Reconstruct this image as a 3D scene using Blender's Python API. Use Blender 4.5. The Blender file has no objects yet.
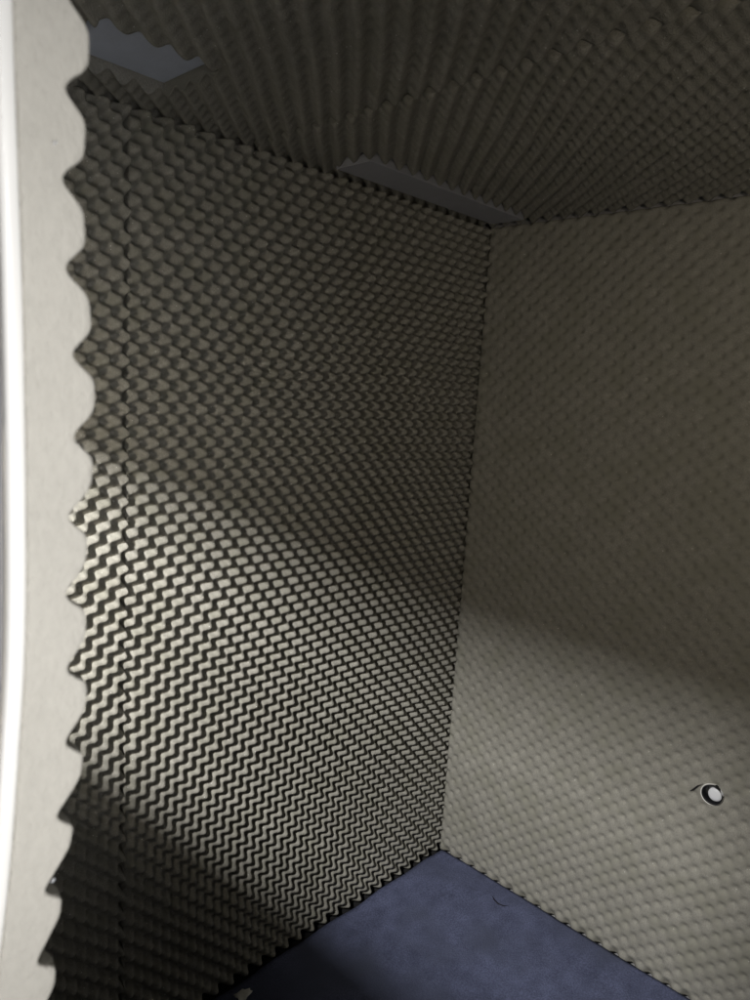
import bpy, math, random
import numpy as np
from mathutils import Matrix, Vector

random.seed(4)
scene = bpy.context.scene
C = scene.collection
Z0 = 0.7555                      # eye height above the enclosure floor, metres


def W(u, v, w):
    """u into the enclosure, v to the left, w downward from eye height -> world point"""
    return (u, v, Z0 - w)


# ------------------------------------------------------------------ camera
D1 = np.array([0.692667, -0.068343, 0.718012])      # directions of the three box edges as the lens sees them
D2 = np.array([-0.718652, -0.149934, 0.679013])
D3 = np.array([-0.061248, 0.986331, 0.152969])
cam = bpy.data.cameras.new('camera')
cam_o = bpy.data.objects.new('camera', cam)
C.objects.link(cam_o)
cam.sensor_fit = 'HORIZONTAL'; cam.sensor_width = 36.0; cam.lens = 36.0 * 724.3 / 750
cam.clip_start = 0.01; cam.clip_end = 50
cam.dof.use_dof = True; cam.dof.focus_distance = 0.9; cam.dof.aperture_fstop = 22
right = np.array([D1[0], D2[0], -D3[0]]); down = np.array([D1[1], D2[1], -D3[1]]); fwd = np.array([D1[2], D2[2], -D3[2]])
M = Matrix.Identity(4)
for i in range(3):
    M[i][0] = right[i]; M[i][1] = -down[i]; M[i][2] = -fwd[i]
M[2][3] = Z0
cam_o.matrix_world = M
scene.camera = cam_o

# ------------------------------------------------------------------ world, lamps, exposure
world = bpy.data.worlds.new('World'); scene.world = world; world.use_nodes = True
bg = world.node_tree.nodes['Background']
bg.inputs[0].default_value = (0.9, 0.95, 1.0, 1); bg.inputs[1].default_value = 0.010


def area(name, loc, target, sx, sy, power, col):
    l = bpy.data.lights.new(name, 'AREA'); l.shape = 'RECTANGLE'; l.size = sx; l.size_y = sy
    l.energy = power; l.color = col
    o = bpy.data.objects.new(name, l); C.objects.link(o)
    o.location = W(*loc)
    z = (Vector(W(*loc)) - Vector(W(*target))).normalized()
    x = Vector((0, 1, 0)); x = (x - z * x.dot(z)).normalized()
    y = z.cross(x)
    m = Matrix((x, y, z)).transposed().to_4x4(); m.translation = Vector(W(*loc))
    o.matrix_world = m
    return o


KEY = (-.256, .33, -.20)
area('room_lamp', KEY, (.6, .60, .45), .05, .040, 14.0, (1.0, .985, .95))
area('low_fill', (-.040, .40, .028), (.46, .63, .858), .05, .03, 1.2, (1.0, .90, .72))  # added fill raking the upper left wall, no visible source
area('side_fill', (-.05, -.30, .0), (.91, .05, -.12), .12, .06, .46, (1.0, .88, .70)).data.spread = math.radians(88)  # added fill to brighten the back wall and ceiling
area('jamb_fill', (.050, -.06, .065), (.082, .2028, .065), .03, .34, 0.25, (1.0, .98, .95)).data.spread = math.radians(72)  # added fill that lights the cut foam edge
scene.view_settings.view_transform = 'Standard'
scene.view_settings.look = 'None'
scene.view_settings.exposure = 0
scene.view_settings.gamma = 1


# ------------------------------------------------------------------ materials
def mat(name, col, rough=.9, noise=(0, 0), bump=(0, 0), speck=None, metal=0, spec=.3, aniso=None, tint=None):
    m = bpy.data.materials.new(name); m.use_nodes = True
    nt = m.node_tree; n = nt.nodes; L = nt.links
    b = n['Principled BSDF']
    b.inputs['Roughness'].default_value = rough; b.inputs['Metallic'].default_value = metal
    b.inputs['Specular IOR Level'].default_value = spec
    tc = n.new('ShaderNodeTexCoord')
    src = tc.outputs['Object']
    if aniso:
        mp = n.new('ShaderNodeMapping'); mp.inputs['Scale'].default_value = aniso
        L.new(src, mp.inputs[0]); src = mp.outputs[0]
    rgb = n.new('ShaderNodeRGB'); rgb.outputs[0].default_value = (*col, 1)
    cur = rgb.outputs[0]
    if noise[0]:
        for sc_, am in ((noise[0], noise[1]), (noise[0] / 11, noise[1] * .7)):
            t = n.new('ShaderNodeTexNoise'); t.inputs['Scale'].default_value = sc_; t.inputs['Detail'].default_value = 3
            L.new(src, t.inputs['Vector'])
            mr = n.new('ShaderNodeMapRange'); mr.inputs[1].default_value = .25; mr.inputs[2].default_value = .75
            mr.inputs[3].default_value = 1 - am; mr.inputs[4].default_value = 1 + am
            L.new(t.outputs['Fac'], mr.inputs[0])
            vm = n.new('ShaderNodeVectorMath'); vm.operation = 'SCALE'
            L.new(cur, vm.inputs[0]); L.new(mr.outputs[0], vm.inputs['Scale']); cur = vm.outputs[0]
    if tint:
        t = n.new('ShaderNodeTexNoise'); t.inputs['Scale'].default_value = tint[0]; t.inputs['Detail'].default_value = 2
        L.new(src, t.inputs['Vector'])
        rp = n.new('ShaderNodeMapRange'); rp.inputs[1].default_value = .45; rp.inputs[2].default_value = .7
        L.new(t.outputs['Fac'], rp.inputs[0])
        mx = n.new('ShaderNodeMix'); mx.data_type = 'RGBA'
        L.new(rp.outputs[0], mx.inputs['Factor']); L.new(cur, mx.inputs['A']); mx.inputs['B'].default_value = (*tint[1], 1)
        cur = mx.outputs['Result']
    if speck:
        v = n.new('ShaderNodeTexVoronoi'); v.inputs['Scale'].default_value = speck[0]
        L.new(src, v.inputs['Vector'])
        lt = n.new('ShaderNodeMapRange'); lt.inputs[1].default_value = speck[1]; lt.inputs[2].default_value = speck[1] * .5
        L.new(v.outputs['Distance'], lt.inputs[0])
        sep = n.new('ShaderNodeSeparateColor'); L.new(v.outputs['Color'], sep.inputs[0])
        gt = n.new('ShaderNodeMath'); gt.operation = 'GREATER_THAN'; gt.inputs[1].default_value = speck[2]
        L.new(sep.outputs[0], gt.inputs[0])
        mu = n.new('ShaderNodeMath'); mu.operation = 'MULTIPLY'
        L.new(lt.outputs[0], mu.inputs[0]); L.new(gt.outputs[0], mu.inputs[1])
        mx = n.new('ShaderNodeMix'); mx.data_type = 'RGBA'
        L.new(mu.outputs[0], mx.inputs['Factor']); L.new(cur, mx.inputs['A']); mx.inputs['B'].default_value = (.75, .75, .72, 1)
        cur = mx.outputs['Result']
    L.new(cur, b.inputs['Base Color'])
    if bump[0]:
        t = n.new('ShaderNodeTexNoise'); t.inputs['Scale'].default_value = bump[0]; t.inputs['Detail'].default_value = 4
        L.new(src, t.inputs['Vector'])
        bp = n.new('ShaderNodeBump'); bp.inputs['Strength'].default_value = 1; bp.inputs['Distance'].default_value = bump[1]
        L.new(t.outputs['Fac'], bp.inputs['Height']); L.new(bp.outputs[0], b.inputs['Normal'])
    return m


FOAM = mat('convoluted_foam', (.31, .302, .272), .95, (620, .16), (800, .0010), (300, .20, .94), spec=.15, tint=(30, (.285, .28, .242)))
CUT = mat('cut_foam_edge', (.515, .50, .46), .95, (420, .05), (900, .0008), aniso=(1, 1, .6), spec=.15)
CARPET = mat('blue_grey_carpet', (.108, .122, .208), .97, (420, .34), (700, .0012), spec=.1, tint=(9, (.085, .096, .15)))
BARE = mat('bare_blue_grey_panel', (.52, .57, .68), .6, (60, .05), (300, .0002))
BAREDIM = mat('bare_grey_strip', (.36, .37, .41), .7, (60, .05), (300, .0002))
SHELL = mat('grey_painted_metal', (.36, .36, .38), .45, (40, .05), (200, .0001))
TRIM = mat('white_painted_metal', (.9, .9, .89), .35, (40, .02), (200, .00005), spec=.5)
BLACK = mat('black_rubber', (.010, .010, .013), .5)
DARK = mat('dark_board', (.02, .02, .022), .9)
WHITE = mat('port_daylight', (.85, .87, .93), .35)  # white standing for outside light seen through the port
PAPER = mat('pale_paper', (.75, .74, .70), .9)
LINT = mat('white_lint', (.8, .82, .88), 1)
HAIR = mat('dark_thread', (.012, .011, .014), .7)


# ------------------------------------------------------------------ mesh helpers
def link(name, verts, faces, m, parent=None, smooth=True, mats=None, midx=None, world_co=True):
    me = bpy.data.meshes.new(name)
    if isinstance(verts, np.ndarray):
        verts = verts.astype(float)
    me.from_pydata([tuple(v) for v in verts], [], [tuple(f) for f in faces])
    me.materials.append(m)
    if mats:
        for q in mats: me.materials.append(q)
        me.polygons.foreach_set('material_index', midx)
    me.polygons.foreach_set('use_smooth', [smooth] * len(me.polygons))
    me.update()
    o = bpy.data.objects.new(name, me); C.objects.link(o)
    if parent:
        o.parent = parent
        if world_co: o.location = -parent.location
    return o


def tag(o, label=None, cat=None, group=None, kind=None):
    if label: o['label'] = label
    if cat: o['category'] = cat
    if group: o['group'] = group
    if kind: o['kind'] = kind
    return o


def empty(name, loc):
    o = bpy.data.objects.new(name, None); C.objects.link(o); o.location = loc; o.empty_display_size = .02
    return o


def egg(a, b, pa, pb, a0, b0, ridge=0, sharp=1.25):
    """height 0..1 of the egg-crate relief: broad round peaks, tight pits"""
    s = (1 - np.cos(2 * np.pi * (a - a0) / pa) * np.cos(2 * np.pi * (b - b0) / pb)) / 2
    r = (1 - np.cos(2 * np.pi * ((a - a0) / pa - (b - b0) / pb))) / 2
    return (1 - ridge) * (1 - (1 - s) ** sharp) + ridge * r ** .8


AMP = .0200       # relief of the lining foam
BASE = .012       # solid foam behind the pits


def foam_sheet(name, frame, ra, rb, pa, pb, a0, b0, keep=None, step=13, amp=AMP, edge_round=.0015, warp=1.0, ridge=0, sharp=1.25, open_edge=False):
    """frame(a, b, h) -> world point; h measured off the wall; solid sheet with back and sides"""
    na = max(2, int(round((ra[1] - ra[0]) / pa * step))); nb = max(2, int(round((rb[1] - rb[0]) / pb * step)))
    a = np.linspace(ra[0], ra[1], na + 1); b = np.linspace(rb[0], rb[1], nb + 1)
    A, B = np.meshgrid(a, b, indexing='ij')
    wob = .0011 * warp
    Aw = A + wob * np.sin(B * 23 + 1.3) + wob * .6 * np.sin(A * 31 + B * 11)
    Bw = B + wob * np.sin(A * 19 + .4) + wob * .6 * np.sin(B * 37 - A * 13)
    rs = np.random.RandomState(len(name) * 7 + int(abs(a0) * 1e4) % 97)
    hh = egg(Aw, Bw, pa, pb, a0, b0, ridge, sharp)
    if open_edge:                       # the cut bottom row gapes a little
        e = np.clip((B - rb[1] + .014) / .010, 0, 1)
        hh = hh * (1 - e) + e * (egg(Aw, np.full_like(Bw, b0), pa, pb, a0, b0, 0, 1.6) * 1.7 - .7)
    odd = 1 + .07 * np.sin(A * 211 + 3 * np.sin(B * 47)) * np.sin(B * 173 + 2 * np.sin(A * 61))
    low = .5 + .5 * np.sin(A * 17 + 2 * np.sin(B * 9)) * np.sin(B * 14 + 1)
    h = BASE + amp * hh * (1 - .06 * low) * (1 + (odd - 1) * .6)
    # cut edges are pulled in very slightly
    d = np.minimum(np.minimum(A - ra[0], ra[1] - A), np.minimum(B - rb[0], rb[1] - B))
    h -= edge_round * np.clip(1 - d / .003, 0, 1)
    n1 = (na + 1) * (nb + 1)
    P = np.array(frame(A.ravel(), B.ravel(), h.ravel())).T
    Q = np.array(frame(A.ravel(), B.ravel(), np.zeros(n1))).T
    V = np.vstack([P, Q])
    mask = np.ones((na, nb), bool)
    if keep is not None:
        ca = (a[:-1] + a[1:]) / 2; cb = (b[:-1] + b[1:]) / 2
        CA, CB = np.meshgrid(ca, cb, indexing='ij'); mask = keep(CA, CB)
    idx = np.arange(n1).reshape(na + 1, nb + 1)
    i0 = idx[:-1, :-1][mask]; i1 = idx[1:, :-1][mask]; i2 = idx[1:, 1:][mask]; i3 = idx[:-1, 1:][mask]
    F = [np.stack([i0, i1, i2, i3], 1), np.stack([i0, i3, i2, i1], 1) + n1]
    pm = np.pad(mask, 1)
    side = []
    for (ii, jj) in np.argwhere(mask):
        if not pm[ii, jj + 1]: side.append((idx[ii, jj], idx[ii, jj + 1], idx[ii, jj + 1] + n1, idx[ii, jj] + n1))
        if not pm[ii + 2, jj + 1]: side.append((idx[ii + 1, jj + 1], idx[ii + 1, jj], idx[ii + 1, jj] + n1, idx[ii + 1, jj + 1] + n1))
        if not pm[ii + 1, jj]: side.append((idx[ii + 1, jj], idx[ii, jj], idx[ii, jj] + n1, idx[ii + 1, jj] + n1))
        if not pm[ii + 1, jj + 2]: side.append((idx[ii, jj + 1], idx[ii + 1, jj + 1], idx[ii + 1, jj + 1] + n1, idx[ii, jj + 1] + n1))
    faces = np.vstack(F + [np.array(side)])
    me = bpy.data.meshes.new(name)
    me.vertices.add(len(V)); me.vertices.foreach_set('co', V.astype(np.float32).ravel())
    me.loops.add(faces.size); me.loops.foreach_set('vertex_index', faces.astype(np.int32).ravel())
    me.polygons.add(len(faces)); me.polygons.foreach_set('loop_start', np.arange(0, faces.size, 4, dtype=np.int32))
    sm = np.ones(len(faces), bool); sm[-len(side):] = False
    me.update(calc_edges=True)
    me.polygons.foreach_set('use_smooth', sm)
    me.materials.append(FOAM)
    me.validate()
    o = bpy.data.objects.new(name, me); C.objects.link(o)
    return o


def box(name, lo, hi, m, parent=None, bevel=0):
    v = [(x, y, z) for x in (lo[0], hi[0]) for y in (lo[1], hi[1]) for z in (lo[2], hi[2])]
    f = [(0, 1, 3, 2), (4, 6, 7, 5), (0, 4, 5, 1), (2, 3, 7, 6), (0, 2, 6, 4), (1, 5, 7, 3)]
    o = link(name, v, f, m, parent, smooth=False)
    if bevel:
        md = o.modifiers.new('bevel', 'BEVEL'); md.width = bevel; md.segments = 3
    return o


def wbox(name, ur, vr, wr, m, parent=None, bevel=0):
    return box(name, (ur[0], vr[0], Z0 - wr[1]), (ur[1], vr[1], Z0 - wr[0]), m, parent, bevel)


# ------------------------------------------------------------------ the shell of the enclosure
UB, VL, WT, WF = .9116, .6684, -.2445, .7555     # mean foam planes: back, left, top, floor
HM = BASE + AMP * .57                         # mean foam height
ub, vl, wt = UB + BASE + .0040 * .75, VL + HM, WT - BASE - .0090 * .55        # the boards behind the foam
VR = -.62
PL = .0229
shell = empty('enclosure_shell', W(.5, .1, WF + .04))
tag(shell, 'grey metal sound enclosure shell with a white rolled rim around the opening', 'enclosure')
wbox('back_board', (ub, ub + .02), (VR, vl + .02), (wt - .02, WF + .03), SHELL, shell)
wbox('side_board', (.07, ub - .002), (vl, vl + .02), (wt - .02, WF + .03), SHELL, shell)
wbox('side_board', (.07, ub - .002), (VR - .02, VR), (wt - .02, WF + .03), SHELL, shell)
wbox('roof_board', (.07, ub - .002), (VR + .002, vl - .002), (wt - .02, wt), BARE, shell)

# ground under everything
g = wbox('ground', (-6, 8), (-6, 8), (WF + .032, WF + .06), DARK); tag(g, kind='structure')
fl = wbox('enclosure_floor', (.07, ub - .002), (VR + .002, vl - .002), (WF + .012, WF + .030), DARK)
tag(fl, kind='structure')
# carpet with a softly uneven cut edge
cu = np.linspace(.11, UB - .0015, 160); cv = np.linspace(VR + .01, VL - .012, 200)
U, V_ = np.meshgrid(cu, cv, indexing='ij')
zz = WF + .0008 * np.sin(U * 31 + V_ * 17) * np.sin(V_ * 41) + .0005 * np.random.RandomState(2).rand(*U.shape)
Vc = V_ + .0012 * np.sin(U * 60) * (V_ > VL - .03)
n1 = U.size
P = np.stack([U.ravel(), Vc.ravel(), Z0 - zz.ravel()], 1); Q = P.copy(); Q[:, 2] = Z0 - WF - .008
ix = np.arange(n1).reshape(U.shape)
F = np.stack([ix[:-1, :-1].ravel(), ix[1:, :-1].ravel(), ix[1:, 1:].ravel(), ix[:-1, 1:].ravel()], 1)
S = []
for arr in (ix[0, :], ix[-1, ::-1], ix[::-1, 0], ix[:, -1]):
    for p, q in zip(arr[:-1], arr[1:]): S.append((p, q, q + n1, p + n1))
car = link('carpet', np.vstack([P, Q]), np.vstack([F, F[:, ::-1] + n1, np.array(S)]), CARPET)
tag(car, 'flat blue grey carpet lying on the enclosure floor', 'carpet')

# ------------------------------------------------------------------ foam lining
SEAM = .3469
left_frame = lambda a, b, h: (a, vl - h, Z0 - b)
o = foam_sheet('acoustic_foam', left_frame, (SEAM + .0006, ub - .001), (WT + .002, WF + .004), PL, PL, .3540, -.0563)
tag(o, 'large left wall foam panel with rows of grey bumps, right of the vertical seam', 'foam panel', 'convoluted foam lining panels')
o = foam_sheet('acoustic_foam', left_frame, (.112, SEAM - .0006), (WT + .002, WF + .004), PL, PL, .3540 - .0185, -.0553)
tag(o, 'narrow left wall foam strip between the scalloped doorway edge and the vertical seam', 'foam panel', 'convoluted foam lining panels')


PORT = (.2555, .4725)


def keep_back(a, b):
    return (a - PORT[0]) ** 2 + (b - PORT[1]) ** 2 > .0113 ** 2


HB = BASE + .0040 * .75
back_frame = lambda a, b, h: (ub - h, -a, Z0 - b)
o = foam_sheet('acoustic_foam', lambda a, b, h: (ub - h, a, Z0 - b), (VR + .02, vl - HM - AMP * .3), (WT + .002, WF + .004),
               0.0247, .0213, .598, -.03, keep=keep_back, amp=.0040, sharp=2.8, open_edge=True)
tag(o, 'smooth looking back wall foam panel with the round port in it', 'foam panel', 'convoluted foam lining panels')

TS = .487
V1 = (.538, .6235, .255, .356)
V2 = (.584, .640, .578, .882)
top_frame = lambda a, b, h: (a, b, Z0 - wt - h)
o = foam_sheet('acoustic_foam', top_frame, (.112, TS - .0003), (VR + .02, vl - .001), .0236, .0236, .01, .0, amp=.0090, ridge=.68,
               keep=lambda a, b: ~((a > V1[2]) & (a < V1[3]) & (b > V1[0]) & (b < V1[1])))
tag(o, 'ceiling foam panel nearer the doorway, with the short blue grey cut-out', 'foam panel', 'convoluted foam lining panels')
o = foam_sheet('acoustic_foam', top_frame, (TS + .0003, UB - .001), (VR + .02, vl - .001), .0236, .0236, .01, .0055, amp=.0090, ridge=.68,
               keep=lambda a, b: ~((a > V2[2]) & (a < V2[3]) & (b > V2[0]) & (b < V2[1])))
tag(o, 'deeper ceiling foam panel against the back wall, with the long narrow cut-out', 'foam panel', 'convoluted foam lining panels')

# bare plates seen through the two cut-outs
h = wbox('cover_plate', (V1[2] + .001, V1[3] - .001), (V1[0] + .001, V1[1] - .001), (wt + .0005, wt + .008), BARE, bevel=.0008)
tag(h, 'short wide blue grey plate in the ceiling cut-out near the doorway', 'cover plate')
h = wbox('cover_plate', (V2[2] + .001, V2[3] - .001), (V2[0] + .001, V2[1] - .001), (wt + .0005, wt + .0222), BAREDIM, bevel=.0008)
tag(h, 'long narrow blue grey plate in the ceiling foam above the back corner', 'cover plate')

# ------------------------------------------------------------------ doorway jamb: cut foam edge with scalloped inner side
def ray(px, py):
    r = np.array([(px - 375) / 724.3, (py - 500) / 724.3, 1.0])
    return r.dot(D1), r.dot(D2), r.dot(D3)


UO = .0815                     # outer face of the foam
# opening curve v(w): slightly bowed edge of the doorway
VJ = .2028                     # the cut face of the foam looks right, at this distance from the eye
CUR = [(-0.22, 0.0733), (-0.0883, 0.0744), (-0.0514, 0.0751), (-0.0296, 0.0758), (0.0224, 0.0762), (0.0644, 0.0759), (0.0877, 0.0751), (0.1053, 0.0735), (0.1386, 0.0711), (0.1599, 0.0686), (0.1721, 0.067), (0.25, 0.057), (0.33, 0.044)]


def vop(w):
    return np.interp(w, [c[0] for c in CUR], [c[1] for c in CUR])


# smooth the polyline
WS = np.linspace(-.22, .33, 560)
VS = vop(WS)            # outer face of the front wall, gently bowed towards the eye lower down
for _ in range(300):
    VS[1:-1] = (VS[:-2] + VS[2:] + 2 * VS[1:-1]) / 4
PJ = .0229
J0 = -.0039                    # a valley of the scallops


def scallop(w, v=0.0):
    x = 2 * np.pi * (w - J0) / PJ
    k = np.clip((w + .03) / .2, 0, 1) * .55      # the teeth lean more and more towards the bottom
    s = (1 - np.cos(x + k * (1 - np.cos(x))) * np.cos(2 * np.pi * v / PJ)) / 2
    return 1 - (1 - np.clip(s, 0, 1)) ** 2.3


JB = .0128                     # solid part
JA = .0088
verts = []; nvv = 36
for i, w in enumerate(WS):
    UO = float(VS[i]); vo = VJ
    row = []
    hb = JB + .66 * JA * float(scallop(w, 0)) + .0012 * math.sin(w * 61 + 1)
    row.append((UO, vo + .066, w))
    row.append((UO, vo + .0012, w)); row.append((UO + .0004, vo + .0003, w)); row.append((UO + .0014, vo, w))
    for k in range(1, 14):
        row.append((UO + .0014 + (hb - .0014 - .0010) * k / 13, vo, w))
    row.append((UO + hb - .0003, vo + .0006, w))
    for k in range(nvv):
        dv = .0013 + k * .0018
        hh = hb * max(0, 1 - k / 2.5) + (JB + .0012 * math.sin(w * 61 + 1) - .0004 + JA * (.70 + .30 * min(1, dv / .007)) * float(scallop(w, 0)) * (1 - .12 * (1 - math.cos(dv / PJ * 6.283)))) * min(1, k / 2.5)
        row.append((UO + hh, vo + dv, w))
    verts.append(row)
nr = len(verts[0])
Vv = [W(*p) for r in verts for p in r]
Fv = []; mi = []
for i in range(len(verts) - 1):
    for k in range(nr):
        k2 = (k + 1) % nr
        Fv.append((i * nr + k, i * nr + k2, (i + 1) * nr + k2, (i + 1) * nr + k))
        mi.append(0 if k < 17 else 1)
Fv.append(tuple(range(nr))); mi.append(0)
Fv.append(tuple(range((len(verts) - 1) * nr, len(verts) * nr))[::-1]); mi.append(0)
o = link('foam_edge', Vv, Fv, CUT, mats=[FOAM], midx=mi)
md = o.modifiers.new('es', 'EDGE_SPLIT'); md.split_angle = math.radians(50)
tag(o, 'pale cut foam edge with a row of scalloped teeth lining the left doorway jamb', 'foam edge')

# white rolled rim and grey outer face
rim = []
nr = 14
for i, w in enumerate(WS):
    UO = float(VS[i]); vo = VJ - .0012
    row = [(UO - .0002, vo + .05, w), (UO - .0002, vo + .002, w)]
    for k in range(9):
        t = math.pi * k / 8
        row.append((UO - .0026 + .0026 * math.cos(t) * .95, vo + .0013 - .0026 * math.sin(t) * .5, w))
    row += [(UO - .0052, vo + .003, w), (UO - .0052, vo + .05, w)]
    rim.append(row)
nr = len(rim[0])
Vv = [W(*p) for r in rim for p in r]
Fv = [(i * nr + k, i * nr + (k + 1) % nr, (i + 1) * nr + (k + 1) % nr, (i + 1) * nr + k) for i in range(len(rim) - 1) for k in range(nr)]
o = link('rolled_rim', Vv, Fv, TRIM, shell); o['label'] = 'bright white rolled rim along the left doorway jamb'
# outer front sheet behind the rim: grey
fs = []
for i, w in enumerate(WS):
    UO = float(VS[i]); vo = VJ
    fs.append([(UO - .0058, vo + .0030, w), (UO - .0058, vo + .068, w), (UO - .0006, vo + .068, w), (UO - .0006, vo + .052, w), (UO - .0054, vo + .051, w), (UO - .0054, vo + .0030, w)])
nr = 6
Vv = [W(*p) for r in fs for p in r]
Fv = [(i * nr + k, i * nr + (k + 1) % nr, (i + 1) * nr + (k + 1) % nr, (i + 1) * nr + k) for i in range(len(fs) - 1) for k in range(nr)]
link('front_sheet', Vv, Fv, SHELL, shell, smooth=False)
# the rest of the front wall, above, below and right of the opening
wbox('front_board', (.076, .10), (VR, .80), (wt - .02, -.222), SHELL, shell)
wbox('front_board', (.076, .10), (VR, .80), (.332, WF + .03), SHELL, shell)
wbox('front_board', (.076, .10), (VR - .02, -.52), (-.22, .33), SHELL, shell)

# unseen boards added to block and shape light: slot and tray outside the doorway
gobo = empty('slotted_gobo', W(-.057, -.3, .5))
tag(gobo, 'added grey slotted door standing open outside the doorway, out of the picture', 'gobo')
wbox('gobo_panel', (-.062, -.052), (.16, 1.0), (-.60, -.095), SHELL, gobo)
wbox('gobo_panel', (-.062, -.052), (.16, 1.0), (.0135, .50), SHELL, gobo)
wbox('gobo_panel', (-.0615, -.0525), (.16, .299), (-.0945, .0130), SHELL, gobo)
low_blocker = wbox('lower_blocker', (.020, .028), (-.60, .045), (.0955, .30), SHELL, bevel=.001)  # unseen board added to keep fill off the lower left wall
tag(low_blocker, 'added grey light-shaping flap below the right hand doorway, out of the picture', 'blocker')
low_blocker = wbox('lower_blocker', (.020, .028), (.10, .90), (.0955, .30), SHELL, bevel=.001)
tag(low_blocker, 'wider added grey light-shaping flap below the left hand doorway, out of the picture', 'blocker')

# ------------------------------------------------------------------ the round port in the back wall
port = empty('cable_port', W(UB, PORT[0], PORT[1]))
tag(port, 'small round port with a centre painted as outside light and black sleeve in the back wall foam', 'port')


def lathe(name, prof, m, parent, seg=40, sq=1.0):
    """profile of (radius, u offset towards the room) around the u axis"""
    vs = []; fs = []
    for r, d in prof:
        for k in range(seg):
            t = 2 * math.pi * k / seg
            vs.append((-d, r * math.cos(t), r * math.sin(t) * sq))
    n = len(prof)
    for i in range(n - 1):
        for k in range(seg):
            fs.append((i * seg + k, i * seg + (k + 1) % seg, (i + 1) * seg + (k + 1) % seg, (i + 1) * seg + k))
    if prof[-1][0] > 0: fs.append(tuple(range((n - 1) * seg, n * seg)))
    return link(name, vs, fs, m, parent, world_co=False)


lathe('rim', [(.0118, -.015), (.0132, .0020), (.0140, .0030), (.0146, .0032), (.0150, .0026), (.0151, .0010), (.0151, -.010)], TRIM, port)
lathe('sleeve', [(.0130, -.02), (.0138, .0010), (.0141, .0040), (.0137, .0052), (.0122, .0046), (.0106, .0010), (.0100, -.006), (.0098, -.020)], BLACK, port).location = (0, -.0012, .0010)
lathe('port_light', [(.0096, -.020), (.0095, .0040), (.0088, .0055), (.006, .0062), (.003, .0065), (.0005, .0066)], WHITE, port).location = (0, -.0048, .0030)  # white disc painted as the daylight showing through the hole


# small slit cut beside the port
def tube(name, pts, r, m, parent=None, seg=8):
    vs = []; fs = []
    P = [Vector(p) for p in pts]
    for i, p in enumerate(P):
        t = (P[min(i + 1, len(P) - 1)] - P[max(i - 1, 0)]).normalized()
        a = t.orthogonal().normalized(); b = t.cross(a)
        rr = r * (1 if 0 < i < len(P) - 1 else .3)
        for k in range(seg):
            q = 2 * math.pi * k / seg
            vs.append(p + a * rr * math.cos(q) + b * rr * math.sin(q))
    for i in range(len(P) - 1):
        for k in range(seg):
            fs.append((i * seg + k, i * seg + (k + 1) % seg, (i + 1) * seg + (k + 1) % seg, (i + 1) * seg + k))
    fs.append(tuple(range(seg))); fs.append(tuple(range((len(P) - 1) * seg, len(P) * seg)))
    return link(name, vs, fs, m, parent)


sl = []
for (x, y) in ((690, 791), (694, 789), (698, 786), (703, 784)):
    a, b, c = ray(x, y); q = (UB - .0012) / a
    sl.append(W(UB - .0012, b * q, c * q))
for part in port.children: part.scale = (1, .88, .88)
tube('slit', sl, .0011, BLACK, port).location = -port.location

# dark thread on the carpet, pale scrap and lint
def floor_pt(px, py, w=WF):
    a, b, c = ray(px, py); s = w / c
    return (a * s, b * s)


pts = []
for (x, y) in ((492, 897), (494, 901), (498, 905), (503, 907), (508, 907)):
    u, v = floor_pt(x, y); pts.append((u, v, Z0 - WF + .0022))
tag(tube('dark_thread', pts, .0008, HAIR), 'short curled dark thread lying on the blue grey carpet', 'thread')
u, v = floor_pt(246, 998)
sv = []; sf = []
rs = random.Random(3)
for i in range(5):
    for j in range(4):
        sv.append((u + .008 - i * .006 + .004 * rs.random(), v + (j - 1.5) * .005 * (1 - .18 * (4 - i) * (4 - i) / 4) + .002 * rs.random(), Z0 - WF + .003 + .006 * rs.random()))
for i in range(4):
    for j in range(3): sf.append((i * 4 + j, i * 4 + j + 1, (i + 1) * 4 + j + 1, (i + 1) * 4 + j))
o = link('paper_scrap', sv, sf, PAPER)
md = o.modifiers.new('solid', 'SOLIDIFY'); md.thickness = .0008
tag(o, 'small pale crumpled scrap lying on the carpet in the shadow', 'scrap')

for (cx, cy, d, lab) in ((55, 142, ((-2.2, -2), (-.3, 1.6), (2.6, -1.6)), 'tiny white fleck shaped like a v on the pale foam edge near the top'),
                         (53, 881, ((-2.5, 2), (0, 0), (1, -2.5), (3, -1)), 'small white fluff caught in a notch of the foam edge near the bottom')):
    pts = []
    for dx, dy in d:
        a, b, c = ray(cx + dx, cy + dy); q = (VJ - .0004) / b
        pts.append(W(a * q, VJ - .0004, c * q))
    tag(tube('lint', pts, .00030, LINT), lab, 'lint')
